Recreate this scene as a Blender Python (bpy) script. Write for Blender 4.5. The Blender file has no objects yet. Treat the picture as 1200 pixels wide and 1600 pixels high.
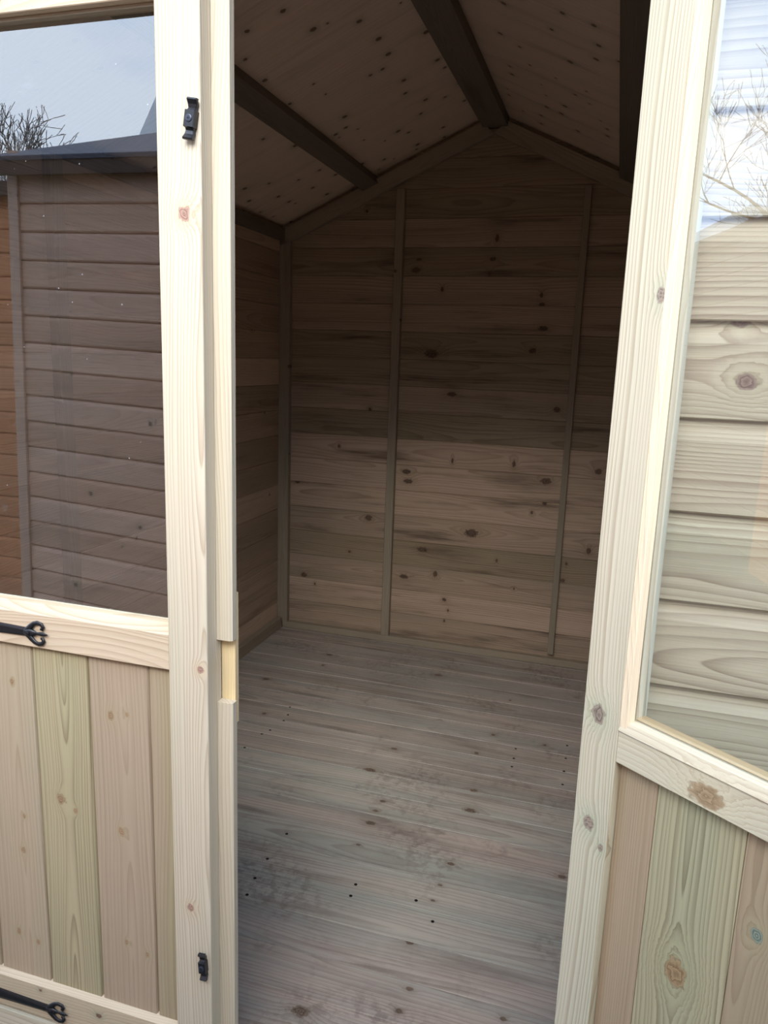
import bpy, math, random
from mathutils import Vector, Matrix, noise as mnoise
random.seed(7)
scene = bpy.context.scene
COL = scene.collection
PI = math.pi

def lin(c):
    return tuple(((v / 255) / 12.92 if v / 255 <= 0.04045 else ((v / 255 + 0.055) / 1.055) ** 2.4) for v in c) + (1.0,)

# ------------------------------------------------------------------ camera
CAMF, PITCH, YAW, ROLL = 1181.97, 0.20046, 0.28832, 0.03533
cam = bpy.data.cameras.new('camera')
cam.sensor_fit = 'HORIZONTAL'
cam.sensor_width = 36.0
cam.lens = CAMF / 1200 * 36.0
cam.clip_start = 0.02
camo = bpy.data.objects.new('camera', cam)
COL.objects.link(camo)
fw = Vector((-math.sin(YAW) * math.cos(PITCH), math.cos(YAW) * math.cos(PITCH), -math.sin(PITCH)))
rt = Vector((math.cos(YAW), math.sin(YAW), 0))
up = rt.cross(fw)
cr, sr = math.cos(ROLL), math.sin(ROLL)
rt2 = rt * cr + up * sr
up2 = -rt * sr + up * cr
mw = Matrix((rt2, up2, -fw)).transposed().to_4x4()
mw.translation = Vector((0, -1, 1.305))
camo.matrix_world = mw
scene.camera = camo

# ------------------------------------------------------------------ sky, light, exposure
SKY_STRENGTH = 0.60
scene.view_settings.view_transform = 'Standard'
scene.view_settings.look = 'None'
scene.view_settings.gamma = 1.0
scene.view_settings.use_curve_mapping = False
scene.view_settings.exposure = 2.58
world = bpy.data.worlds.new('sky')
scene.world = world
world.use_nodes = True
wn = world.node_tree
wn.nodes.clear()
wo = wn.nodes.new('ShaderNodeOutputWorld')
bg = wn.nodes.new('ShaderNodeBackground')
tc = wn.nodes.new('ShaderNodeTexCoord')
mp = wn.nodes.new('ShaderNodeMapping')
mp.inputs['Scale'].default_value = (1.3, 1.3, 3.0)
ns = wn.nodes.new('ShaderNodeTexNoise')
ns.inputs['Scale'].default_value = 1.6
ns.inputs['Detail'].default_value = 5
rp = wn.nodes.new('ShaderNodeValToRGB')
rp.color_ramp.elements[0].position = 0.36
rp.color_ramp.elements[0].color = (0.34, 0.57, 1.0, 1)
rp.color_ramp.elements[1].position = 0.62
rp.color_ramp.elements[1].color = (0.80, 0.93, 1.10, 1)
wn.links.new(tc.outputs['Generated'], mp.inputs['Vector'])
wn.links.new(mp.outputs['Vector'], ns.inputs['Vector'])
wn.links.new(ns.outputs['Fac'], rp.inputs['Fac'])
wn.links.new(rp.outputs['Color'], bg.inputs['Color'])
bg.inputs['Strength'].default_value = SKY_STRENGTH
wn.links.new(bg.outputs['Background'], wo.inputs['Surface'])
# sun behind thin cloud at the viewer's back: very soft
SUN_STRENGTH, SUN_ANGLE, SUN_ELEV, SUN_AZ = 0.92, 40, 38, -4
sun = bpy.data.lights.new('hazy_sun', 'SUN')
sun.energy = SUN_STRENGTH
sun.angle = math.radians(SUN_ANGLE)
sun.color = (1.0, 0.965, 0.91)
suno = bpy.data.objects.new('hazy_sun', sun)
COL.objects.link(suno)
az, el = math.radians(SUN_AZ), math.radians(SUN_ELEV)
sdir = Vector((math.sin(az) * math.cos(el), math.cos(az) * math.cos(el), -math.sin(el)))   # way the light travels
suno.rotation_euler = sdir.to_track_quat('-Z', 'Y').to_euler()

# ------------------------------------------------------------------ shader helpers
class G:
    """tiny expression builder over a node tree"""
    def __init__(self, nt):
        self.nt = nt
    def math(self, op, *a, clamp=False):
        n = self.nt.nodes.new('ShaderNodeMath')
        n.operation = op
        n.use_clamp = clamp
        for i, v in enumerate(a):
            self.put(n.inputs[i], v)
        return n.outputs[0]
    def put(self, sock, v):
        if isinstance(v, bpy.types.NodeSocket):
            self.nt.links.new(v, sock)
        else:
            sock.default_value = v
    def add(self, a, b): return self.math('ADD', a, b)
    def sub(self, a, b): return self.math('SUBTRACT', a, b)
    def mul(self, a, b): return self.math('MULTIPLY', a, b)
    def mad(self, a, b, c): return self.math('MULTIPLY_ADD', a, b, c)
    def xyz(self, x, y, z):
        n = self.nt.nodes.new('ShaderNodeCombineXYZ')
        for i, v in enumerate((x, y, z)):
            self.put(n.inputs[i], v)
        return n.outputs[0]
    def noise(self, vec, detail=2, rough=0.5):
        n = self.nt.nodes.new('ShaderNodeTexNoise')
        n.inputs['Scale'].default_value = 1.0
        n.inputs['Detail'].default_value = detail
        n.inputs['Roughness'].default_value = rough
        self.put(n.inputs['Vector'], vec)
        return n.outputs['Fac']
    def smooth(self, v, a, b, c=0.0, d=1.0):
        n = self.nt.nodes.new('ShaderNodeMapRange')
        n.interpolation_type = 'SMOOTHSTEP'
        self.put(n.inputs['Value'], v)
        self.put(n.inputs['From Min'], a)
        self.put(n.inputs['From Max'], b)
        n.inputs['To Min'].default_value = c
        n.inputs['To Max'].default_value = d
        return n.outputs['Result']
    def mix(self, f, a, b, mode='MIX'):
        n = self.nt.nodes.new('ShaderNodeMix')
        n.data_type = 'RGBA'
        n.blend_type = mode
        self.put(n.inputs[0], f)
        self.put(n.inputs[6], a)
        self.put(n.inputs[7], b)
        return n.outputs[2]

def new_mat(name):
    m = bpy.data.materials.new(name)
    m.use_nodes = True
    nt = m.node_tree
    nt.nodes.clear()
    out = nt.nodes.new('ShaderNodeOutputMaterial')
    return m, nt, out

WOODN = [0]
def wood(name, early, late, tint, ring=0.006, contrast=0.6, tint_amt=0.6, width=0.1, knots=(), density=0.3,
         stain=0.0, stain_col=(70, 52, 40), streak=0.25, rough=0.62, core=((70, 45, 38), (140, 105, 88)), halo=(120, 130, 105),
         mud=0.0, kscale=5.0, off=None, bump=0.25, ksize=0.006, zoff=0.0):
    """sawn softwood: local X runs along the board, Y across it"""
    m, nt, out = new_mat(name)
    g = G(nt)
    t = nt.nodes.new('ShaderNodeTexCoord')
    sp = nt.nodes.new('ShaderNodeSeparateXYZ')
    nt.links.new(t.outputs['Object'], sp.inputs[0])
    x, y, z = sp.outputs
    oi = nt.nodes.new('ShaderNodeObjectInfo')
    r1 = oi.outputs['Random']
    if off is not None:
        r1 = off[0]
        r2, r3 = off[1], off[2]
    else:
        r2 = g.math('FRACT', g.mul(r1, 17.13))
        r3 = g.math('FRACT', g.mul(r1, 57.71))
    xs = g.mad(r1, 30.0, x) if off is None else g.add(x, r1 * 30.0)
    warp = g.noise(g.xyz(g.mul(xs, 0.9), g.mul(y, 3.0), g.mul(r2, 9.0) if off is None else r2 * 9), 1)
    pith = g.mad(r2, 0.16, width / 2 - 0.08) if off is None else width / 2 - 0.08 + 0.16 * r2
    yy = g.add(g.sub(y, pith), g.mad(warp, 0.07, -0.035))
    zn = g.noise(g.xyz(g.mul(xs, 1.3), 3.0, r3), 1)
    zz = g.add(g.mad(zn, 0.07, -0.03 + zoff), g.mad(r3, 0.05, z) if off is None else g.add(z, r3 * 0.05))
    r = g.math('SQRT', g.add(g.mul(yy, yy), g.mul(zz, zz)))
    wob = g.noise(g.xyz(g.mul(xs, 7), g.mul(y, 45), 1.0), 1)
    r = g.add(r, g.mad(wob, 0.003, -0.0015))
    wk = g.noise(g.xyz(g.mul(x, 95), g.mul(y, 130), 2.0), 2)
    core_m, halo_m, dring = None, None, None
    def join(a, b):
        return b if a is None else g.math('MAXIMUM', a, b)
    # knots that have their known places
    for k in knots:
        kx, ky, kr = k[:3]
        el = k[3] if len(k) > 3 else 1.25
        dx = g.mul(g.sub(x, kx), 1 / el)
        dy = g.sub(y, ky)
        d = g.math('SQRT', g.add(g.mul(dx, dx), g.mul(dy, dy)))
        d = g.add(d, g.mul(g.sub(wk, 0.5), kr * 1.1))
        u = g.mul(d, 1 / kr)
        e = g.math('EXPONENT', g.mul(g.mul(g.mul(u, u), -0.22), 1.0))
        r = g.sub(r, g.mul(e, kr * 1.5))
        core_m = join(core_m, g.smooth(u, 1.15, 0.8))
        halo_m = join(halo_m, e)
        dd = g.math('FRACT', g.mul(u, 2.2))
        dring = dd if dring is None else g.math('MAXIMUM', dring, g.mul(dd, g.smooth(u, 1.3, 1.1)))
    if density > 0:
        vo = nt.nodes.new('ShaderNodeTexVoronoi')
        vo.voronoi_dimensions = '2D'
        vo.inputs['Scale'].default_value = kscale
        nt.links.new(g.xyz(xs, g.add(y, g.mul(r3, 7.0) if off is None else r3 * 7), 0.0), vo.inputs['Vector'])
        cs = nt.nodes.new('ShaderNodeSeparateColor')
        nt.links.new(vo.outputs['Color'], cs.inputs[0])
        on = g.math('LESS_THAN', cs.outputs[0], density)
        rad = g.mad(cs.outputs[1], ksize, ksize * 0.5)
        d = g.mul(vo.outputs['Distance'], 1.0 / kscale)
        d = g.add(d, g.mul(g.sub(wk, 0.5), ksize * 0.7))
        u = g.math('DIVIDE', d, rad)
        e = g.mul(g.math('EXPONENT', g.mul(g.mul(u, u), -0.22)), on)
        r = g.sub(r, g.mul(e, g.mul(rad, 1.5)))
        core_m = join(core_m, g.mul(g.smooth(u, 1.15, 0.8), on))
        halo_m = join(halo_m, e)
        dd = g.math('FRACT', g.mul(u, 2.2))
        dring = dd if dring is None else g.math('MAXIMUM', dring, g.mul(dd, g.smooth(u, 1.3, 1.1)))
    rv = g.noise(g.xyz(g.mul(r, 28), r3, 4.0), 2)
    ph = g.math('FRACT', g.mul(g.add(r, g.mad(rv, 0.03, 0)), 1 / ring))
    rg = g.mul(g.math('POWER', ph, 2.2), g.smooth(ph, 1.0, 0.9))
    tn = g.noise(g.xyz(g.mul(xs, 0.8), g.mul(y, 11), 7.0), 2)
    base = g.mix(g.mul(g.smooth(tn, 0.35, 0.68), tint_amt), lin(early), lin(tint))
    lt = g.noise(g.xyz(g.mul(xs, 1.5), g.mul(y, 20), 11.0), 2)
    col = g.mix(g.mul(rg, g.smooth(lt, 0.2, 0.75, contrast * 0.45, contrast)), base, lin(late))
    st = g.noise(g.xyz(g.mul(xs, 7), g.mul(y, 420), g.mul(z, 420)), 2, 0.7)
    sv = g.mad(st, 2 * streak, 1 - streak)
    ov = g.mad(r2, 0.22, 0.89) if off is None else 1.0
    sv = g.mul(sv, ov)
    col = g.mix(1.0, col, g.xyz(sv, sv, sv), 'MULTIPLY')
    if stain > 0:
        sn = g.noise(g.xyz(g.mul(xs, 1.6), g.mul(y, 16), 3.0), 4, 0.6)
        col = g.mix(g.mul(g.smooth(sn, 0.5, 0.78), stain), col, lin(stain_col))
    if mud > 0:
        geo = nt.nodes.new('ShaderNodeNewGeometry')
        vm = nt.nodes.new('ShaderNodeVectorMath')
        vm.operation = 'SCALE'
        vm.inputs[3].default_value = 3.2
        nt.links.new(geo.outputs['Position'], vm.inputs[0])
        m1 = g.noise(vm.outputs[0], 3, 0.6)
        vm2 = nt.nodes.new('ShaderNodeVectorMath')
        vm2.operation = 'SCALE'
        vm2.inputs[3].default_value = 42.0
        nt.links.new(geo.outputs['Position'], vm2.inputs[0])
        m2 = g.noise(vm2.outputs[0], 4, 0.65)
        mm = g.mul(g.smooth(m1, 0.46, 0.66), g.smooth(m2, 0.44, 0.62))
        col = g.mix(g.mul(mm, mud), col, lin((104, 92, 84)))
        m3 = g.mul(g.smooth(m1, 0.60, 0.36), g.smooth(m2, 0.35, 0.75))
        col = g.mix(g.mul(m3, mud * 0.35), col, lin((196, 192, 182)))
    if core_m is not None:
        col = g.mix(g.mul(halo_m, 0.42), col, lin(halo))
        kc = g.mix(dring, lin(core[0]), lin(core[1]))
        col = g.mix(g.mul(core_m, 0.92), col, kc)
    bs = nt.nodes.new('ShaderNodeBsdfPrincipled')
    nt.links.new(col, bs.inputs['Base Color'])
    bs.inputs['Roughness'].default_value = rough
    bs.inputs['Specular IOR Level'].default_value = 0.3
    if bump > 0:
        bp = nt.nodes.new('ShaderNodeBump')
        bp.inputs['Strength'].default_value = bump
        bp.inputs['Distance'].default_value = 0.0012
        nt.links.new(g.mad(rg, -0.5, g.mul(st, 0.8)), bp.inputs['Height'])
        nt.links.new(bp.outputs[0], bs.inputs['Normal'])
    nt.links.new(bs.outputs[0], out.inputs[0])
    return m

def plain(name, col, rough=0.6, var=0.15, scale=20.0, metal=0.0, spec=0.4, bump=0.0, col2=None):
    m, nt, out = new_mat(name)
    g = G(nt)
    t = nt.nodes.new('ShaderNodeTexCoord')
    vm = nt.nodes.new('ShaderNodeVectorMath')
    vm.operation = 'SCALE'
    vm.inputs[3].default_value = scale
    nt.links.new(t.outputs['Object'], vm.inputs[0])
    n = g.noise(vm.outputs[0], 4, 0.6)
    c2 = lin(col2) if col2 else tuple(v * (1 - var * 2) for v in lin(col)[:3]) + (1,)
    c = g.mix(g.smooth(n, 0.35, 0.65), lin(col), c2)
    bs = nt.nodes.new('ShaderNodeBsdfPrincipled')
    nt.links.new(c, bs.inputs['Base Color'])
    bs.inputs['Roughness'].default_value = rough
    bs.inputs['Metallic'].default_value = metal
    bs.inputs['Specular IOR Level'].default_value = spec
    if bump:
        bp = nt.nodes.new('ShaderNodeBump')
        bp.inputs['Strength'].default_value = bump
        bp.inputs['Distance'].default_value = 0.002
        nt.links.new(n, bp.inputs['Height'])
        nt.links.new(bp.outputs[0], bs.inputs['Normal'])
    nt.links.new(bs.outputs[0], out.inputs[0])
    return m

def glass_mat(name, ior=2.5, dust=0.0):
    """clear pane: mirror share by Fresnel on the near face, the rest passes straight through"""
    m, nt, out = new_mat(name)
    g = G(nt)
    tr = nt.nodes.new('ShaderNodeBsdfTransparent')
    tr.inputs[0].default_value = (0.93, 0.95, 0.95, 1)
    gl = nt.nodes.new('ShaderNodeBsdfGlossy')
    gl.inputs['Roughness'].default_value = 0.0
    gl.inputs[0].default_value = (1, 1, 1, 1)
    fr = nt.nodes.new('ShaderNodeFresnel')
    fr.inputs[0].default_value = ior
    geo = nt.nodes.new('ShaderNodeNewGeometry')
    f = g.mul(fr.outputs[0], g.sub(1.0, geo.outputs['Backfacing']))
    mx = nt.nodes.new('ShaderNodeMixShader')
    nt.links.new(f, mx.inputs[0])
    nt.links.new(tr.outputs[0], mx.inputs[1])
    nt.links.new(gl.outputs[0], mx.inputs[2])
    last = mx.outputs[0]
    if dust > 0:
        t = nt.nodes.new('ShaderNodeTexCoord')
        vo = nt.nodes.new('ShaderNodeTexVoronoi')
        vo.inputs['Scale'].default_value = 42
        nt.links.new(t.outputs['Object'], vo.inputs['Vector'])
        cs = nt.nodes.new('ShaderNodeSeparateColor')
        nt.links.new(vo.outputs['Color'], cs.inputs[0])
        on = g.math('LESS_THAN', cs.outputs[0], 0.22)
        sm = g.mul(g.smooth(vo.outputs['Distance'], 0.06, 0.03), on)
        vm = nt.nodes.new('ShaderNodeVectorMath')
        vm.operation = 'MULTIPLY'
        vm.inputs[1].default_value = (9, 60, 30)
        nt.links.new(t.outputs['Object'], vm.inputs[0])
        sc = g.smooth(g.noise(vm.outputs[0], 3, 0.7), 0.66, 0.76)
        df = nt.nodes.new('ShaderNodeBsdfDiffuse')
        df.inputs[0].default_value = (0.5, 0.5, 0.5, 1)
        m2 = nt.nodes.new('ShaderNodeMixShader')
        nt.links.new(g.mul(g.add(sm, g.mul(sc, 0.12)), dust), m2.inputs[0])
        nt.links.new(last, m2.inputs[1])
        nt.links.new(df.outputs[0], m2.inputs[2])
        last = m2.outputs[0]
    nt.links.new(last, out.inputs[0])
    return m

# ------------------------------------------------------------------ mesh helpers
def mesh_obj(name, verts, faces, mat, parent=None, matrix=None, smooth=False, mesh=None):
    if mesh is None:
        mesh = bpy.data.meshes.new(name)
        mesh.from_pydata([tuple(v) for v in verts], [], faces)
        mesh.validate()
        if smooth:
            for p in mesh.polygons:
                p.use_smooth = True
        if mat:
            mesh.materials.append(mat)
        mesh.update()
    o = bpy.data.objects.new(name, mesh)
    COL.objects.link(o)
    if matrix is not None:
        o.matrix_basis = matrix
    if parent is not None:
        o.parent = parent
    return o

def frame(origin, xd, yd):
    xd = Vector(xd).normalized()
    yd = Vector(yd).normalized()
    zd = xd.cross(yd)
    m = Matrix((xd, yd, zd)).transposed().to_4x4()
    m.translation = Vector(origin)
    return m

def prism(profile, x0, x1):
    """profile: (y, z) polygon, counter-clockwise seen from +X; x0/x1 numbers or functions of (y, z)"""
    f0 = x0 if callable(x0) else (lambda y, z: x0)
    f1 = x1 if callable(x1) else (lambda y, z: x1)
    n = len(profile)
    v = [(f0(y, z), y, z) for y, z in profile] + [(f1(y, z), y, z) for y, z in profile]
    f = [(i, (i + 1) % n, n + (i + 1) % n, n + i)[::-1] for i in range(n)]
    f += [tuple(range(n))[::-1], tuple(range(n, 2 * n))]
    f = [tuple(reversed(q)) for q in f[:n]] + f[n:]
    return v, f

def chamfer(w, t, c=0.0015):
    return [(c, 0), (w - c, 0), (w, c), (w, t - c), (w - c, t), (c, t), (0, t - c), (0, c)]

def empty(name, loc, label, cat, kind=None, group=None, rot=None, local=None):
    o = bpy.data.objects.new(name, None)
    o.empty_display_size = 0.1
    COL.objects.link(o)
    o.location = loc
    if rot is not None:
        o.rotation_euler = rot
    tag(o, label, cat, kind, group)
    return o

def tag(o, label=None, cat=None, kind=None, group=None):
    if label: o['label'] = label
    if cat: o['category'] = cat
    if kind: o['kind'] = kind
    if group: o['group'] = group

def PM(parent):
    """the parent's own placement"""
    return Matrix.LocRotScale(parent.location, parent.rotation_euler, None) if parent else Matrix()

CACHE = {}
def board(name, parent, mat, origin, xd, yd, L, w, t, c=0.0015, prof=None, x0=0.0, x1=None, local=False):
    """a straight timber: origin at its corner, X along, Y across, Z out of its face. Shares meshes between alike pieces."""
    prof = prof or chamfer(w, t, c)
    key = None
    if not callable(x0) and x1 is None:
        key = (round(L, 5), tuple((round(a, 5), round(b, 5)) for a, b in prof), mat.name)
    M = frame(origin, xd, yd)
    if parent is not None and not local:
        M = PM(parent).inverted() @ M
    if key and key in CACHE:
        return mesh_obj(name, None, None, mat, parent, M, mesh=CACHE[key])
    v, f = prism(prof, x0, L if x1 is None else x1)
    o = mesh_obj(name, v, f, mat, parent, M)
    if key:
        CACHE[key] = o.data
    return o

def tube(pts, rad, seg=6, flat=1.0, cap=True):
    pts = [Vector(p) for p in pts]
    V, Fc = [], []
    n = len(pts)
    ref = None
    for i, p in enumerate(pts):
        d = (pts[min(i + 1, n - 1)] - pts[max(i - 1, 0)]).normalized()
        if ref is None:
            ref = d.orthogonal().normalized()
        ref = (ref - d * ref.dot(d)).normalized()
        b = d.cross(ref)
        r = rad[i] if isinstance(rad, (list, tuple)) else rad
        for k in range(seg):
            a = 2 * PI * k / seg
            V.append(p + ref * (math.cos(a) * r) + b * (math.sin(a) * r))
    for i in range(n - 1):
        for k in range(seg):
            k2 = (k + 1) % seg
            Fc.append((i * seg + k, i * seg + k2, (i + 1) * seg + k2, (i + 1) * seg + k))
    if cap:
        Fc.append(tuple(range(seg))[::-1])
        Fc.append(tuple((n - 1) * seg + k for k in range(seg)))
    return V, Fc

def merge(*parts):
    V, Fc = [], []
    for v, f in parts:
        o = len(V)
        V += list(v)
        Fc += [tuple(i + o for i in q) for q in f]
    return V, Fc

def boxv(x0, x1, y0, y1, z0, z1):
    v = [(x, y, z) for x in (x0, x1) for y in (y0, y1) for z in (z0, z1)]
    f = [(0, 1, 3, 2), (4, 6, 7, 5), (0, 4, 5, 1), (2, 3, 7, 6), (0, 2, 6, 4), (1, 5, 7, 3)]
    return v, f

# ------------------------------------------------------------------ palettes
OUT = dict(early=(204, 191, 168), late=(146, 120, 90), tint=(188, 183, 158))            # fresh outdoor face of the framing
BRD = dict(early=(196, 166, 134), late=(148, 112, 80), tint=(176, 168, 124))            # treated matchboard and cladding
INN = dict(early=(178, 154, 131), late=(114, 90, 70), tint=(154, 139, 116))             # inner side of the cladding
FLR = dict(early=(176, 156, 136), late=(126, 106, 90), tint=(168, 168, 152))            # floor

M_frame = wood('framing_pine', **OUT, ring=0.0042, contrast=0.55, density=0.12, tint_amt=0.5, width=0.07, streak=0.12)
M_studs = wood('stud_timber', early=(158, 144, 122), late=(116, 100, 80), tint=(144, 132, 115), ring=0.005, contrast=0.5, density=0.25, width=0.05, stain=0.4)
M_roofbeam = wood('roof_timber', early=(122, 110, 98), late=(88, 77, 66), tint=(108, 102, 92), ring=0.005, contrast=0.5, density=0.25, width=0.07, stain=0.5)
M_inner = wood('inner_cladding', **INN, ring=0.007, contrast=0.55, density=0.22, width=0.116, stain=0.5, ksize=0.009)
M_inner_olive = wood('inner_cladding_olive', early=(164, 144, 118), late=(112, 92, 70), tint=(148, 134, 108), ring=0.007, contrast=0.7, density=0.15, width=0.116, stain=0.6, ksize=0.009)
M_inner_pale = wood('inner_cladding_pale', early=(200, 174, 150), late=(144, 116, 94), tint=(182, 160, 136), ring=0.008, contrast=0.45, density=0.22, width=0.116, stain=0.3, ksize=0.009)
M_clad = wood('outer_cladding', early=(214, 196, 168), late=(160, 134, 104), tint=(204, 198, 168), ring=0.0065, contrast=0.75, density=0.06, width=0.116, tint_amt=0.5)
M_ply = wood('roof_sheet_ply', early=(226, 202, 184), late=(188, 162, 142), tint=(212, 194, 172), ring=0.02, contrast=0.3, density=0.7, width=1.0, stain=0.3, ksize=0.0065, kscale=9.0, streak=0.15)
M_iron = plain('black_iron', (22, 22, 27), rough=0.36, var=0.1, scale=60, spec=0.55, bump=0.15)
M_screw = plain('dark_screw', (66, 70, 84), rough=0.35, metal=0.4)
M_glass = glass_mat('window_glass', ior=2.5, dust=0.5)
M_glass2 = glass_mat('window_glass_clean', ior=2.5)

# ------------------------------------------------------------------ setting: ground and shed shell
XL, XR = -1.485, 0.369           # inner faces of the side cladding
XC = -0.558                      # ridge line
YB = 2.26                        # inner face of the back cladding
ZR, SL = 2.300, 0.46             # underside of roof at the ridge, slope
def roofz(x): return ZR - abs(x - XC) * SL
P = 0.1164                       # cladding pitch

gm = plain('trodden_gravel', (84, 81, 75), rough=0.95, scale=9, col2=(68, 72, 54), bump=0.6)
ground = mesh_obj('ground', [(-60, -60, -0.13), (60, -60, -0.13), (60, 60, -0.13), (-60, 60, -0.13)], [(0, 1, 2, 3)], gm)
tag(ground, 'trodden gravel and grass ground around the sheds', 'ground', 'structure')

CL_T = 0.014
def clad_prof(p=P, t=CL_T):
    """shiplap: flat inner side z=0 with a fine groove, outer side scooped towards the top"""
    g = 0.0024
    return [(g, 0.0), (p - g, 0.0), (p - 0.0003, g * 1.2), (p - 0.0003, t * 0.42), (p - 0.016, t * 0.42), (p - 0.023, t * 0.55), (p - 0.029, t * 0.82),
            (p - 0.035, t), (-0.007, t), (-0.0085, t - 0.0015), (-0.0085, t * 0.47), (0.0, t * 0.47), (0.0, g)]

BACK_KNOTS = [(-0.868,0.808,0.0140),(-0.858,0.766,0.0140),(-0.251,0.814,0.0195),(-0.249,0.722,0.0195),(-0.559,0.556,0.0251),(-0.300,0.673,0.0112),(-0.778,0.456,0.0168),(-0.438,0.443,0.0112),(-0.860,0.319,0.0140),(-0.713,0.348,0.0195),(-0.665,0.232,0.0112),(-0.645,0.183,0.0084),(-0.660,0.131,0.0084),(-0.353,0.323,0.0084),(-1.040,0.580,0.0195),(-1.358,0.269,0.0168),(-1.301,0.231,0.0084),(-1.129,0.409,0.0084),(-1.397,0.722,0.0140),(-0.661,0.873,0.0168,0.4),(-0.391,0.878,0.0195,0.5),(-1.050,1.076,0.0140),(-0.679,1.162,0.0140),(-0.229,1.119,0.0168),(-0.778,1.330,0.0251),(-0.347,1.357,0.0140),(-0.310,1.448,0.0140),(-0.523,1.805,0.0223,0.5),(-0.536,1.722,0.0112),(-0.850,1.722,0.0084),(-0.863,1.678,0.0168),(-0.546,1.663,0.0140),(-0.744,1.600,0.0140),(-0.327,1.581,0.0140),(-0.322,1.543,0.0112),(-0.049,0.529,0.0195),(-0.137,0.462,0.0112),(-0.147,0.386,0.0112),(-0.039,0.872,0.0168),(-1.193,0.902,0.0112)]
FLOOR_KNOTS = [(-0.649,1.133,0.0162),(-1.266,1.649,0.0134),(-1.116,1.987,0.0126),(-0.609,1.948,0.0150),(-0.613,1.291,0.0097),(-0.559,0.979,0.0084),(-0.564,0.925,0.0081),(-0.560,0.863,0.0126),(-0.310,1.132,0.0108),(-0.300,1.021,0.0154),(-0.337,0.464,0.0099),(-0.318,0.614,0.0055),(-0.020,0.812,0.0092),(-0.310,0.276,0.0076),(-0.305,0.764,0.0090),(-0.103,0.327,0.0067),(-0.499,0.211,0.0164),(-0.313,0.675,0.0057),(-0.303,0.337,0.0068),(-0.561,0.758,0.0059)]
NAILS = [(-1.071,1.451),(-1.052,1.391),(-1.048,1.344),(-1.063,1.261),(-1.078,1.226),(-1.091,1.121),(-0.764,0.736),(-0.768,0.621),(-0.765,0.542),(-0.756,0.481),(-0.051,1.525),(-0.050,1.433),(-0.050,1.347),(-0.049,1.263),(-0.219,1.438),(-0.217,1.371),(-0.216,1.315),(-0.357,0.600),(-0.302,0.544),(-0.516,0.605),(-0.514,0.562)]

# ---- back wall: boards seen from inside, local X runs +x, Y up, Z = out (towards +y): need xd x yd = +y -> xd=-x
wall_back = empty('wall_back', (XC, YB, 0), 'bare inside of the shiplap gable wall at the far end of the shed', 'wall', 'structure')
z0 = 0.257 - 3 * P
tones = ['pale', 'in', 'pale', 'in', 'olive', 'in', 'pale', 'pale', 'pale', 'olive', 'in', 'olive', 'olive', 'in', 'in', 'olive', 'in', 'olive', 'olive', 'olive']
XB0, XB1 = XR + 0.012, XL - 0.012
for i in range(21):
    za = z0 + i * P
    zb = za + P
    if za > ZR + 0.02:
        break
    kn = [(XB0 - k[0], k[1] - za, k[2] * 0.72, k[3] if len(k) > 3 else random.choice((0.7, 1.2, 1.6, 2.0))) for k in BACK_KNOTS if za <= k[1] < zb]
    tone = tones[min(i, len(tones) - 1)]
    pal = {'in': INN, 'olive': dict(early=(160, 140, 114), late=(102, 81, 61), tint=(142, 129, 103)), 'pale': dict(early=(194, 168, 145), late=(130, 103, 82), tint=(174, 152, 127))}[tone]
    mat = wood('back_board_wood', **pal, ring=0.0085, contrast=0.75, density=0.0 if kn else 0.15, width=P, stain=0.85, ksize=0.009, knots=kn, core=((48, 34, 28), (112, 88, 70)), halo=(120, 96, 70),
               off=(random.random(), random.random(), random.random()), bump=0.15)
    def xa(y, z, za=za): return max(0.0, XB0 - (XC + max(0.0, (ZR + 0.012 - (za + y)) / SL)))
    def xb(y, z, za=za): return min(XB0 - XB1, XB0 - (XC - max(0.0, (ZR + 0.012 - (za + y)) / SL)))
    pr = clad_prof()
    if zb > ZR + 0.012:
        hgt = ZR + 0.012 - za
        if hgt < 0.01:
            break
        pr = [(0, 0), (hgt, 0), (hgt, CL_T), (0, CL_T)]
    board('board', wall_back, mat, (XB0, YB, za), (-1, 0, 0), (0, 0, 1), 1, P, CL_T, prof=pr, x0=xa, x1=xb)
# framing of the back wall
FT = 0.028
def _vs(name, parent, mat, xa, xb, ya, yb, za, zb):
    # X = up, Y = +x, Z = X x Y = +y
    return board(name, parent, mat, (xa, ya, za), (0, 0, 1), (1, 0, 0), zb - za, xb - xa, yb - ya)
_vs('corner_post', wall_back, M_studs, XL, XL + 0.052, YB - FT, YB, 0.03, 1.80)
_vs('corner_post', wall_back, M_studs, XR - 0.052, XR, YB - FT, YB, 0.03, 1.80)
_vs('stud', wall_back, M_studs, -0.954, -0.917, YB - FT, YB, 0.032, 2.00)
_vs('stud', wall_back, M_studs, -0.186, -0.160, YB - FT, YB, 0.052, 1.99)
board('base_batten', wall_back, M_studs, (XL + 0.03, YB - FT, 0.001), (1, 0, 0), (0, 1, 0), XR - XL - 0.06, FT, 0.030)
# gable battens along the roof slope
for sgn in (-1, 1):
    L = (XR - XC + 0.004) / math.cos(math.atan(SL))
    d = Vector((sgn, 0, -SL)).normalized()
    nrm = Vector((0, -1, 0)) if sgn < 0 else Vector((0, 1, 0))
    hgt, gap = 0.062, 0.030
    # batten's lower edge runs parallel to the roof
    o0 = Vector((XC, YB - FT, ZR - gap / math.cos(math.atan(SL)) - hgt / math.cos(math.atan(SL))))
    upn = Vector((sgn * SL, 0, 1)).normalized()
    if sgn > 0:   # X = d, Y = upn -> Z = d x upn = ?
        board('gable_batten', wall_back, M_studs, o0 + Vector((0, FT, 0)), d, upn, L, hgt, FT, x0=lambda y, z: y * SL, x1=L)
    else:
        board('gable_batten', wall_back, M_studs, o0, d, upn, L, hgt, FT, x0=lambda y, z: y * SL, x1=L)

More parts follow.
